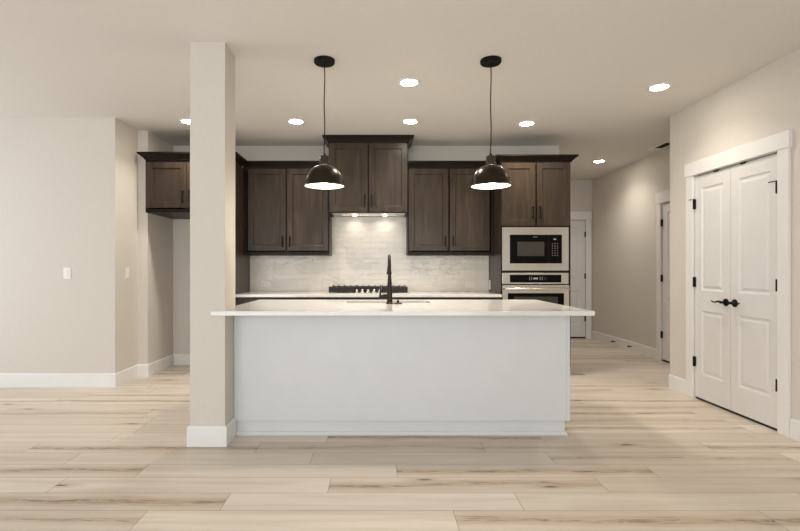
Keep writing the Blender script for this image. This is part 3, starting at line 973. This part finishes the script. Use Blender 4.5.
# ================================================================== LAMPS
PX, PY = -0.402, 3.537
def pendant():
    t = thing('pendant_lamp', 'left pendant lamp, dark bronze dome hanging over the island beside the hood cabinet', 'pendant lamp', (PX, PY, H), 'bronze dome pendants over the island')
    c = (PX, PY, 0)
    obj('canopy', lathe(nb(), [(0, H - 0.0005), (0.077, H - 0.0005), (0.077, H - 0.020), (0.071, H - 0.027), (0.010, H - 0.029), (0, H - 0.029)], c, 36), M_BLACK, t, smooth=35)
    for s in (-1, 0, 1):
        obj('canopy_screw', lathe(nb(), [(0, H - 0.0345), (0.004, H - 0.0335), (0.005, H - 0.029), (0, H - 0.028)], (PX + s * 0.042, PY - 0.03 * (1 if s else 1.2), 0), 12), M_CHROME, t, smooth=40)
    pts = [(PX + 0.0025 * math.sin(i * 0.9), PY, H - 0.028 - i * (H - 0.028 - 2.045) / 12) for i in range(13)]
    obj('cord', tube(nb(), pts, 0.0042, 10), M_BLACK, t, smooth=50)
    cap = obj('socket_cap', lathe(nb(), [(0, 2.052), (0.010, 2.050), (0.012, 2.034), (0.032, 2.031), (0.035, 2.022), (0.035, 1.985), (0.040, 1.978), (0.040, 1.963), (0, 1.963)], c, 28), M_CHROME, t, smooth=35)
    zr = 1.808
    out, inn = [], []
    R, Hd = 0.1435, 0.158
    for i in range(15):
        a = math.radians(12 + (90 - 12) * i / 14)
        out.append((R * math.sin(a) ** 0.86, zr + 0.012 + (Hd - 0.012) * math.cos(a) ** 1.05 if i < 14 else zr + 0.012))
    out += [(0.1455, zr + 0.006), (0.149, zr + 0.001), (0.149, zr - 0.002)]
    for r, z in reversed(out[:-3]):
        inn.append((r - 0.003, z - 0.003))
    shade = obj('shade', lathe(nb(), out + [(0.1475, zr - 0.002), (0.1435, zr + 0.004)] + inn, c, 48, closed=True), M_BRONZE, t, smooth=40)
    shade.data.materials.append(M_ENAMEL)
    lin_ = []
    for r, z in inn:
        lin_.append((max(r - 0.0012, 0.001), z - 0.0012))
    n = len(lin_)
    obj('shade_lining', lathe(nb(), [(0.1432, zr + 0.0035)] + lin_ + [(lin_[-1][0] - 0.001, lin_[-1][1] - 0.001)] + [(r - 0.001, z - 0.001) for r, z in reversed(lin_[:-1])] + [(0.1422, zr + 0.0035)], c, 48, closed=True), M_ENAMEL, t, smooth=60)
    prof = [(0.0, 1.815)] + [(0.034 * math.sin(math.radians(a)), 1.849 - 0.034 * math.cos(math.radians(a))) for a in (30, 60, 90, 120, 145)] + [(0.014, 1.895), (0.013, 1.930), (0, 1.930)]
    b = obj('bulb', lathe(nb(), prof, c, 24), M_BULB, t, smooth=60)
    d = bpy.data.lights.new('pendant_light', 'POINT')
    d.energy = 4.5
    d.color = (1.0, 0.88, 0.72)
    d.shadow_soft_size = 0.05
    l = bpy.data.objects.new('pendant_light', d)
    COL.objects.link(l)
    l.parent = t
    l.location = (0, 0, 1.80 - H)
    return t
p1 = pendant()
dup(p1, (0.824, PY, H), 'right pendant lamp, dark bronze dome hanging over the island before the oven tower')

def can(x, y, label):
    t = thing('recessed_light', label, 'ceiling light', (x, y, H), 'round recessed ceiling lights')
    obj('trim_ring', lathe(nb(), [(0.069, H - 0.0005), (0.094, H - 0.0005), (0.093, H - 0.004), (0.074, H - 0.009), (0.068, H - 0.006)], (x, y, 0), 40, closed=True), M_TRIM, t, smooth=40)
    obj('lens', lathe(nb(), [(0, H - 0.016), (0.030, H - 0.0145), (0.052, H - 0.010), (0.0665, H - 0.003), (0.0665, H - 0.001), (0, H - 0.001)], (x, y, 0), 40), M_LED, t, smooth=40)
    l = area_light('recessed_light_beam', (0, 0, -0.019), (0, 0, 0), 0.14, 0.14, 6.2, (1.0, 0.935, 0.85), 2.2, 'DISK')
    l.parent = t
    return t
first = can(-1.985, 5.0, 'recessed ceiling light half hidden by the column, near the refrigerator cabinet')
dup(first, (-0.865, 5.0, H), 'recessed ceiling light just left of the left pendant cord, before the wall cabinets')
dup(first, (0.325, 5.0, H), 'recessed ceiling light in front of the hood cabinet crown, small and right of centre')
dup(first, (1.56, 5.07, H), 'recessed ceiling light in front of the oven tower, right of the right pendant cord')
dup(first, (0.248, 3.955, H), 'recessed ceiling light over the island between the two pendant cords')
dup(first, (2.37, 4.06, H), 'recessed ceiling light nearest the white closet doors, rightmost in the photo', 0.6)
dup(first, (3.14, 6.85, H), 'recessed ceiling light in the hallway ceiling beyond the oven tower', 0.75)

# ================================================================== SMALL FITTINGS
def plate(t, c, ax, w, h, s=-1, m=None):
    """rounded cover plate standing on a wall face"""
    p = ax(c[0] - w / 2, c[1] - h / 2, c[2])
    q = ax(c[0] + w / 2, c[1] + h / 2, c[2] + s * 0.006)
    bm = box(nb(), min(p[0], q[0]), max(p[0], q[0]), min(p[1], q[1]), max(p[1], q[1]), min(p[2], q[2]), max(p[2], q[2]), 0.002, 2)
    return obj('cover_plate', bm, m or M_PLAST, t)
def slab(name, t, c, ax, w, h, d0, d1, m, s=-1, bev=0.0):
    p = ax(c[0] - w / 2, c[1] - h / 2, c[2] + s * d0)
    q = ax(c[0] + w / 2, c[1] + h / 2, c[2] + s * d1)
    return obj(name, box(nb(), min(p[0], q[0]), max(p[0], q[0]), min(p[1], q[1]), max(p[1], q[1]), min(p[2], q[2]), max(p[2], q[2]), bev, 1), m, t)

def switch(c, ax, s, label):
    t = thing('light_switch', label, 'light switch', ax(c[0], c[1] - 0.058, c[2]), 'white rocker switches')
    plate(t, c, ax, 0.074, 0.116, s)
    slab('rocker', t, c, ax, 0.034, 0.067, 0.006, 0.010, M_PLAST, s, 0.0012)
switch(((67.5 - 379) / 98.3, 1.158, YL), XZ, -1, 'white light switch on the wide beige wall at far left')
switch((5.115, 1.158, XL), YZ, 1, 'white light switch on the narrow side wall before the refrigerator niche')

def outlet(c, ax, s, label, horizontal=True):
    t = thing('wall_outlet', label, 'outlet', ax(c[0], c[1], c[2]), 'white outlets around the back counter')
    w, h = (0.116, 0.074) if horizontal else (0.074, 0.116)
    m = M_ALMOND if horizontal else M_PLAST
    plate(t, c, ax, w, h, s, m)
    for k in (-1, 1):
        cc = (c[0] + k * 0.021, c[1], c[2]) if horizontal else (c[0], c[1] + k * 0.021, c[2])
        so = slab('socket', t, cc, ax, 0.030, 0.030, 0.006, 0.0085, m, s, 0.001)
        for q in (-1, 1):
            g = (cc[0], cc[1] + q * 0.006, cc[2]) if horizontal else (cc[0] + q * 0.006, cc[1], cc[2])
            slab('slot', so, g, ax, 0.008 if horizontal else 0.002, 0.002 if horizontal else 0.008, 0.0084, 0.0088, M_SLOT, s)
YT = YB - 0.010
outlet(((265.3 - 379) / 80.2, 1.012, YT), XZ, -1, 'white outlet low on the tiled backsplash, nearest the refrigerator end panel')
outlet(((328 - 379) / 80.2, 1.016, YT), XZ, -1, 'white outlet on the tiled backsplash just left of the cooktop grates')
outlet(((427.5 - 379) / 80.2, 1.005, YT), XZ, -1, 'white outlet on the tiled backsplash right of the faucet, nearer the cooktop')
outlet(((470 - 379) / 80.2, 1.005, YT), XZ, -1, 'white outlet on the tiled backsplash nearest the oven tower')
outlet((5.93, 1.005, OX0), YZ, -1, 'white outlet on the dark side of the oven tower, by the backsplash corner', horizontal=False)

# ceiling register in the hall
t = thing('air_vent', 'white metal air register in the hallway ceiling by the right wall', 'air vent', (3.535, 5.98, H))
vx0, vx1, vy0, vy1 = 3.45, 3.625, 5.78, 6.18
obj('frame', cells(nb(), [vx0, vx0 + 0.03, vx1 - 0.03, vx1], [vy0, vy0 + 0.03, vy1 - 0.09, vy1], hole((vx0 + 0.03, vx1 - 0.03, vy0 + 0.03, vy1 - 0.09)), H - 0.012, H - 0.0005, XY), M_PLAST, t)
obj('backing', box(nb(), vx0 + 0.03, vx1 - 0.03, vy0 + 0.03, vy1 - 0.09, H - 0.0025, H - 0.0005), M_SLOT, t)
for i in range(5):
    x = vx0 + 0.046 + i * 0.0205
    obj('louver', box(nb(), x, x + 0.002, vy0 + 0.031, vy1 - 0.091, H - 0.0085, H - 0.003), M_SLOT, t)

# two door stops on the hall baseboard
def stopper(y, label):
    t = thing('door_stop', label, 'door stop', (XS - 0.012, y, 0.075), 'door stops on the hall baseboard')
    obj('base', lathe(nb(), [(0, 0), (0.014, 0), (0.012, -0.008), (0, -0.010)], (XS - 0.0122, y, 0.075), 14, 'X'), M_NICKEL, t, smooth=40)
    obj('spring', tube(nb(), [(XS - 0.024, y, 0.075), (XS - 0.052, y, 0.075)], 0.0075, 12), M_BLACK, t, smooth=50)
    obj('rubber_tip', lathe(nb(), [(0, 0), (0.013, 0), (0.013, -0.016), (0.010, -0.020), (0, -0.020)], (XS - 0.052, y, 0.075), 14, 'X'), M_RUBBER_SHADE, t, smooth=40)
stopper(7.46, 'black spring door stop on the hall baseboard, farther from the camera')
stopper(6.98, 'black spring door stop on the hall baseboard, nearer the side door')
